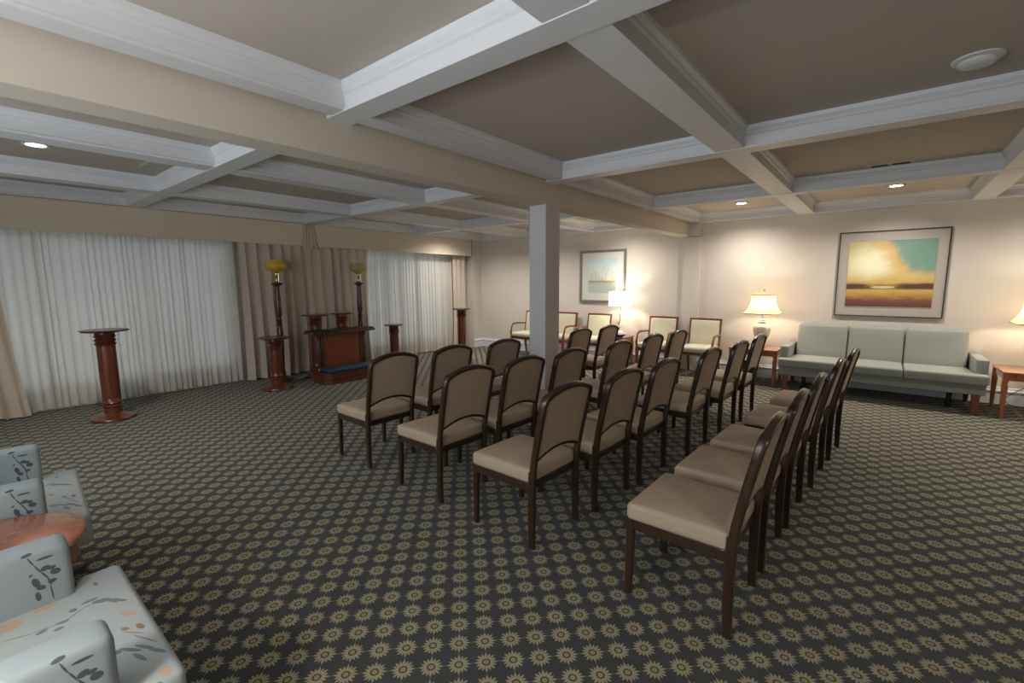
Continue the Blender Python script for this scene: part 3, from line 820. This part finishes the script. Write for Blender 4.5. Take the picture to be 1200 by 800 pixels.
# ------------------------------------------------------------------ sofa
t = thing('sofa', 'sage green three-seat sofa on red-brown legs under the large painting', 'sofa', (-0.06, 7.55, 0))
def sofa():
    hw = 1.02
    obj('base', rbox(hw-.01, 0.40, 0.065, 0.012, n=3, c=(0, 0.02, 0.285)), M['sofa'], t, smooth=60)
    for s in (-1, 1):
        def f(p, s=s): 
            p.z += -0.03*(0 if p.y > 0 else 0) ; return p
        obj('arm', rbox(0.055, 0.36, 0.185, 0.018, n=3, c=(s*(hw-.055), 0.05, 0.430)), M['sofa'], t, smooth=60)
    w = 0.592
    for i, x in enumerate((-w, 0, w)):
        hx = w/2-.004
        if i == 1:
            b = rbox(hx, 0.37, 0.055, 0.026, crown=0.010, c=(x, -0.09, 0.400))
        else:
            s = -1 if i == 0 else 1
            x0, x1 = x-hx, x+hx; e = s*hw
            if s < 0: poly = [(e, -.46), (x1, -.46), (x1, .28), (x0, .28), (x0, -.32), (e, -.32)]
            else: poly = [(x0, -.46), (e, -.46), (e, -.32), (x1, -.32), (x1, .28), (x0, .28)]
            b = prism(poly, 0.345, 0.457, 'z'); bmesh.ops.bevel(b, geom=b.edges[:], offset=0.024, segments=4, affect='EDGES', profile=0.5)
            bmesh.ops.triangulate(b, faces=[f for f in b.faces if len(f.verts) > 4])
        obj('seat_cushion', b, M['sofa'], t, smooth=60)
        def lean(p): p.y += 0.22*(p.z)+0.0; return p
        obj('back_cushion', rbox(hx, 0.085, 0.235, 0.035, n=5, func=lean, c=(x, 0.235, 0.655)), M['sofa'], t, smooth=60)
    obj('backrest', box(-0.90, 0.90, 0.30, 0.40, 0.25, 0.80, 0.02, 2), M['sofa'], t)
    for x in (-0.93, 0.93):
        obj('leg', sweep([(x, -0.38, 0.225), (x, -0.40, 0.002)], rsec(0.07, 0.07), up=Vector((0, 1, 0)), scale=[1, .68]), M['guest_wood'], t)
        obj('leg', sweep([(x, 0.34, 0.225), (x, 0.36, 0.002)], rsec(0.06, 0.06), up=Vector((0, 1, 0)), scale=[1, .7]), M['guest_wood'], t)
    for x in (-0.74, 0.74):
        o = obj('support_foot', lathe([(0.022, 0.002), (0.026, 0.06), (0.026, 0.225)], 12, x, -0.10), M['black'], t)
sofa()

# ------------------------------------------------------------------ end tables
def end_table(x, y, w, d, h, label):
    t = thing('end_table', label, 'table', (x, y, 0), 0, 'cherry end tables')
    obj('tabletop', box(-w/2, w/2, -d/2, d/2, h-.022, h, 0.005, 2), M['cherry'], t)
    b = bmesh.new(); e = 0.03
    for s in (-1, 1):
        box(-w/2+e, w/2-e, s*(d/2-e)-.009, s*(d/2-e)+.009, h-.095, h-.022, 0.002, 1, bm=b)
        box(s*(w/2-e)-.009, s*(w/2-e)+.009, -d/2+e, d/2-e, h-.095, h-.022, 0.002, 1, bm=b)
    obj('apron', b, M['cherry'], t)
    for sx in (-1, 1):
        for sy in (-1, 1):
            X, Y = sx*(w/2-e), sy*(d/2-e)
            obj('leg', sweep([(X, Y, h-.024), (X, Y, h-.10), (X+sx*.004, Y+sy*.004, h-.13), (X, Y, h-.155), (X, Y, 0.002)], rsec(0.05, 0.05, .005), up=Vector((0, 1, 0)), scale=[1, 1, 0.8, 1, .62]), M['cherry'], t)
    return t
end_table(-1.44, 7.58, 0.64, 0.56, 0.53, 'cherry wood end table left of the sofa, under the white vase lamp')
end_table(1.36, 7.46, 0.62, 0.66, 0.515, 'cherry wood end table right of the sofa at the right edge')
end_table(-3.74, 7.64, 0.46, 0.46, 0.53, 'small cherry table between the armchairs, carrying the branch lamp')

# ------------------------------------------------------------------ lamps
def vase_lamp(x, y, z, label, energy):
    t = thing('table_lamp', label, 'lamp', (x, y, z), 0, 'vase table lamps with square flared shades')
    obj('foot', lathe([(0, 0), (0.075, 0), (0.080, 0.008), (0.07, 0.02), (0.05, 0.026), (0.045, 0.04), (0.05, 0.048), (0.0, 0.048)], 28), M['brass'], t)
    obj('vase', lathe([(0.045, 0.045), (0.052, 0.055), (0.065, 0.09), (0.085, 0.14), (0.108, 0.20), (0.118, 0.25), (0.114, 0.29), (0.095, 0.325), (0.065, 0.345), (0.045, 0.352), (0.040, 0.36), (0.055, 0.372), (0.055, 0.38), (0.035, 0.39), (0.045, 0.40), (0.045, 0.408), (0.022, 0.415), (0.0, 0.415)], 32), M['ceramic'], t)
    obj('stem', tube([(0, 0, 0.41), (0, 0, 0.80)], 0.006, 8), M['brass'], t)
    obj('finial', lathe([(0.004, 0.79), (0.012, 0.80), (0.006, 0.81), (0.014, 0.825), (0.010, 0.845), (0, 0.86)], 12), M['brass'], t)
    # flared four-sided bell shade
    b = bmesh.new(); rings = []
    for k in range(9):
        q = k/8; z_ = 0.50+0.27*q; r = 0.225-0.085*q-0.045*math.sin(q*PI)*(1-q*0.3)*0.8
        ring = []
        c = r*0.12
        for sx, sy in ((1, 1), (-1, 1), (-1, -1), (1, -1)):
            if sx*sy > 0: ring += [(sx*r, sy*(r-c)), (sx*(r-c), sy*r)]
            else: ring += [(sx*(r-c), sy*r), (sx*r, sy*(r-c))]
        rings.append([b.verts.new((u, v, z_)) for u, v in ring])
    for a, c in zip(rings, rings[1:]):
        for i in range(8): b.faces.new((a[i], a[(i+1) % 8], c[(i+1) % 8], c[i]))
    s = obj('lamp_shade', b, M['shade_warm'], t, smooth=30)
    tb = bmesh.new()
    for q in (0, 1):
        r = (0.226, 0.141)[q]; z_ = 0.50+0.27*q; c = r*.12
        ring = [(r, r-c), (r-c, r), (-(r-c), r), (-r, r-c), (-r, -(r-c)), (-(r-c), -r), (r-c, -r), (r, -(r-c))]
        sweep([(u, v, z_) for u, v in ring], csec(0.005, 6), closed=True, bm=tb)
    obj('shade_trim', tb, M['brass'], s)
    l = lamp('bulb_light', 'POINT', (0, 0, 0.62), energy, (1.0, 0.84, 0.62), shadow_soft_size=0.04); l.parent = t
    return t
vase_lamp(-1.39, 7.60, 0.53, 'lit cream vase lamp with flared gold shade on the table left of the sofa', 9)
vase_lamp(1.37, 7.60, 0.515, 'lit vase lamp with flared gold shade cut by the right edge of the view', 9)
t = thing('branch_lamp', 'lit table lamp with white drum shade on a twisted gold branch stem', 'lamp', (-3.72, 7.70, 0.53))
obj('foot', lathe([(0, 0), (0.07, 0), (0.07, 0.012), (0.02, 0.02), (0, 0.02)], 24), M['brass'], t)
obj('branch', tube([(0, 0, 0.015), (-.012, .005, 0.12), (-.02, 0, 0.22), (.005, 0, 0.30), (.0, 0, 0.40), (.008, 0, 0.48), (0, 0, 0.62)], 0.009, 8, scale=[1.2, 1, 1.1, .9, 1, .8, .6]), M['brass'], t)
for p in (((-.018, 0, .2), (-.05, -.01, .25), (-.055, -.01, .29)), ((-.01, 0, .13), (.03, -.01, .17), (.05, -.01, .19)), ((.003, 0, .42), (-.03, 0, .46))):
    obj('twig', tube(p, 0.006, 6, scale=[1, .8, .5][:len(p)]), M['brass'], t)
b = bmesh.new(); seg = 40; R = 0.205; ri = []
for r, z_ in ((R, 0.545), (R*.985, 0.80), (R*.985-.004, 0.80), (R-.004, 0.545)):
    ri.append([b.verts.new((r*math.cos(2*PI*i/seg), r*math.sin(2*PI*i/seg), z_)) for i in range(seg)])
for k in range(4):
    for i in range(seg): b.faces.new((ri[k][i], ri[k][(i+1) % seg], ri[(k+1) % 4][(i+1) % seg], ri[(k+1) % 4][i]))
obj('lamp_shade', b, M['shade_white'], t)
obj('finial', lathe([(0.004, 0.62), (0.004, 0.81), (0.012, 0.82), (0.01, 0.84), (0, 0.845)], 10), M['brass'], t)
l = lamp('bulb_light', 'POINT', (0, 0, 0.66), 13, (1.0, 0.88, 0.70), shadow_soft_size=0.04); l.parent = t
# small dish with a tissue packet on the branch lamp table
t = thing('candy_dish', 'white and blue dish on the small table beside the branch lamp', 'dish', (-3.62, 7.50, 0.53))
obj('bowl', lathe([(0, 0), (0.05, 0), (0.055, 0.008), (0.095, 0.035), (0.105, 0.055), (0.098, 0.055), (0.085, 0.035), (0.04, 0.014), (0, 0.012)], 28), M['tissue_blue'], t)
obj('rim', lathe([(0.103, 0.052), (0.112, 0.058), (0.108, 0.066), (0.10, 0.062), (0.103, 0.052)], 28), M['paper'], t)
b = rbox(0.07, 0.05, 0.03, 0.025, n=3, crown=0.02, c=(-.02, 0.01, 0.065)); obj('tissue', b, M['paper'], t, smooth=70)

# ------------------------------------------------------------------ guest armchairs against the far wall (front faces -Y)
def guest_chair(label):
    t = thing('guest_armchair', label, 'armchair', group='cream upholstered armchairs along the far wall')
    w = 0.25
    obj('seat', rbox(w-.005, 0.235, 0.045, 0.035, crown=0.015, n=5, c=(0, -0.02, 0.435)), M['cream_fabric'], t, smooth=70)
    b = box(-w+.01, w-.01, -0.235, 0.205, 0.345, 0.395, 0.004, 1); obj('seat_frame', b, M['guest_wood'], t)
    for s in (-1, 1):
        # shaped front leg running up into the arm post
        obj('leg', sweep([(s*w, -0.25, 0.004), (s*w, -0.235, 0.18), (s*w, -0.24, 0.37), (s*(w+.005), -0.225, 0.42)], rsec(0.045, 0.035), up=Vector((0, 1, 0)), scale=[.65, .9, 1.15, .9]), M['guest_wood'], t)
        obj('leg', sweep([(s*(w-.01), 0.27, 0.004), (s*(w-.01), 0.23, 0.2), (s*(w-.01), 0.22, 0.40)], rsec(0.036, 0.036), up=Vector((0, 1, 0)), scale=[.75, 1, 1]), M['guest_wood'], t)
        obj('arm', sweep([(s*(w+.005), -0.225, 0.40), (s*(w+.012), -0.245, 0.48), (s*(w+.015), -0.215, 0.56), (s*(w+.015), -0.19, 0.625), (s*(w+.015), -0.165, 0.648), (s*(w+.012), -0.05, 0.655), (s*(w+.004), 0.12, 0.648), (s*(w-.005), 0.235, 0.64)], rsec(0.034, 0.030, .008), up=Vector((1, 0, 0)), scale=[1.1, 1.15, .95, .9, 1, 1, .9, .8]), M['guest_wood'], t, smooth=60)
    def yb(z): return 0.215+0.16*(z-.40)
    W = w-.012
    b = sweep([(-W, yb(.38), .38), (-W, yb(.6), .6), (-W, yb(.875), .875)], rsec(0.032, 0.03), up=Vector((0, 1, 0)))
    sweep([(W, yb(.38), .38), (W, yb(.6), .6), (W, yb(.875), .875)], rsec(0.032, 0.03), up=Vector((0, 1, 0)), bm=b)
    sweep([(-W-.016, yb(.89), .885), (0, yb(.89)+.012, .888), (W+.016, yb(.89), .885)], rsec(0.03, 0.034), bm=b)
    obj('back_frame', b, M['guest_wood'], t)
    def lean(p): p.y += 0.16*(p.z); return p
    obj('backrest', rbox(W-.014, 0.024, 0.20, 0.018, n=4, func=lean, c=(0, yb(.67)-.006, 0.67)), M['cream_fabric'], t, smooth=60)
    return t
gc = [(-5.76, 7.62, 0, 'cream armchair left of the white column, leftmost against the far wall'),
      (-4.99, 7.62, 0, 'cream armchair half hidden by the right side of the white column'),
      (-4.24, 7.62, 0, 'cream armchair under the small landscape print, left of the branch lamp table'),
      (-2.98, 7.60, 0, 'cream armchair right of the branch lamp, at the wall'),
      (-2.27, 7.58, 0, 'rightmost cream armchair at the far wall, before the pilaster')]
g0 = None
for x, y, r, lab in gc:
    if g0 is None:
        g0 = guest_chair(lab); g0.location = (x, y, 0)
    else: dup(g0, (x, y, 0), r, lab)

# ------------------------------------------------------------------ pictures
def picture(x0, x1, z0, z1, bar, frame_m, mat_m, art_m, art, label, cat, depth=0.03):
    cx, cz = (x0+x1)/2, (z0+z1)/2; w, h = (x1-x0)/2, (z1-z0)/2
    t = thing('framed_picture', label, cat, (cx, Y1-.004, cz))
    b = bmesh.new()
    for s in (-1, 1):
        box(-w, w, -depth, 0, s*h-(bar if s > 0 else 0), s*h+(bar if s < 0 else 0), 0.002, 1, bm=b)
        box(s*w-(bar if s > 0 else 0), s*w+(bar if s < 0 else 0), -depth, 0, -h+bar, h-bar, 0.002, 1, bm=b)
    obj('frame', b, frame_m, t)
    obj('mat', box(-w+bar*.5, w-bar*.5, -depth*.55, -0.003, -h+bar*.5, h-bar*.5), mat_m, t, smooth=0)
    aw, ah, ax, az = art
    o = obj('canvas', box(-aw/2, aw/2, -0.003, 0, -ah/2, ah/2), art_m, t, (ax, -depth*.55-.0005, az), smooth=0)
    b = bmesh.new(); k = 0.006
    sweep([(ax-aw/2, -depth*.55-.002, az-ah/2), (ax+aw/2, -depth*.55-.002, az-ah/2), (ax+aw/2, -depth*.55-.002, az+ah/2), (ax-aw/2, -depth*.55-.002, az+ah/2)], rsec(k, k, .001), closed=True, up=Vector((0, 1, 0)), bm=b)
    obj('mat_edge', b, mat_m, t)
    return t
picture(-0.555, 0.585, 1.015, 2.165, 0.014, M['frame_dark'], M['mat'], M['sunset'], (0.91, 0.885, 0.0, 0.0), 'large framed sunset seascape painting above the green sofa', 'painting')
picture(-4.73, -3.76, 1.11, 2.11, 0.045, M['frame_silver'], M['mat_light'], M['trees'], (0.59, 0.64, 0.0, 0.02), 'smaller framed print of bare misty trees above the cream armchairs', 'print')

# ------------------------------------------------------------------ small things
t = thing('smoke_detector', 'white round smoke detector on the ceiling at the upper right', 'smoke detector', (0.27, 3.40, TOP))
obj('mounting_plate', lathe([(0, 0), (0.10, 0), (0.10, -0.008), (0.085, -0.014), (0, -0.014)], 32), M['plastic_white'], t)
obj('cover', lathe([(0.072, -0.014), (0.074, -0.024), (0.066, -0.034), (0.045, -0.040), (0.03, -0.043), (0, -0.044)], 32), M['plastic_white'], t)
def vent(x, y, w, d, label, n, slot):
    t = thing('air_vent', label, 'air vent', (x, y, TOP), 0, 'ceiling air vents')
    obj('vent_frame', box(-w/2, w/2, -d/2, d/2, -0.008, 0.0, 0.002, 1), M['beam'], t)
    for i in range(n):
        xx = -w/2+.02+(w-.04)*(i+.5)/n
        obj('slot', box(xx-(w-.04)/n*.4, xx+(w-.04)/n*.4, -d/2+.015, d/2-.015, -0.011, -0.007), M[slot], t, smooth=0)
vent(-0.06, 5.83, 0.36, 0.10, 'slim dark air vent in the ceiling beside the far beam', 2, 'dark_slot')
vent(-5.42, 1.36, 0.30, 0.16, 'small air vent in the ceiling coffer at the left', 3, 'mat')
t = thing('wastebasket', 'black wastebasket on the carpet under the left end table', 'wastebasket', (-1.52, 7.62, 0))
b = bmesh.new(); prof = []
lathe([(0.0, 0.004), (0.085, 0.004), (0.112, 0.28), (0.118, 0.283), (0.118, 0.292), (0.108, 0.290), (0.082, 0.012), (0, 0.012)], 24, bm=b)
obj('bin_body', b, M['black'], t)
o = obj('power_cord', tube([(1.45, 7.955, 0.30), (1.30, 7.93, 0.18), (1.20, 7.90, 0.09), (1.23, 7.87, 0.03), (1.34, 7.84, 0.008), (1.5, 7.80, 0.008)], 0.004, 6), M['black'])
tag(o, 'thin black cord hanging along the baseboard behind the right end table', 'cord')

# added, unseen floor lamp behind the camera that brightens the near ceiling bay
t = thing('added_floor_lamp', 'added unseen floor lamp on a thin brass pole, behind the view', 'floor lamp', (-0.95, -0.75, 0))
obj('base', lathe([(0, 0), (0.14, 0), (0.14, 0.015), (0.03, 0.03), (0, 0.03)], 28), M['brass'], t)
obj('pole', tube([(0, 0, 0.02), (0, 0, 0.8), (0, 0, 1.62)], 0.011, 10), M['brass'], t)
b = bmesh.new(); ri = []
for r, z_ in ((0.20, 1.42), (0.15, 1.68), (0.146, 1.68), (0.196, 1.42)):
    ri.append([b.verts.new((r*math.cos(2*PI*i/36), r*math.sin(2*PI*i/36), z_)) for i in range(36)])
for k in range(4):
    for i in range(36): b.faces.new((ri[k][i], ri[k][(i+1) % 36], ri[(k+1) % 4][(i+1) % 36], ri[(k+1) % 4][i]))
obj('lamp_shade', b, M['shade_white'], t)
l = lamp('bulb_light', 'POINT', (0, 0, 1.60), ADDED_LAMP_W, (1.0, 0.97, 0.95), shadow_soft_size=0.10); l.parent = t
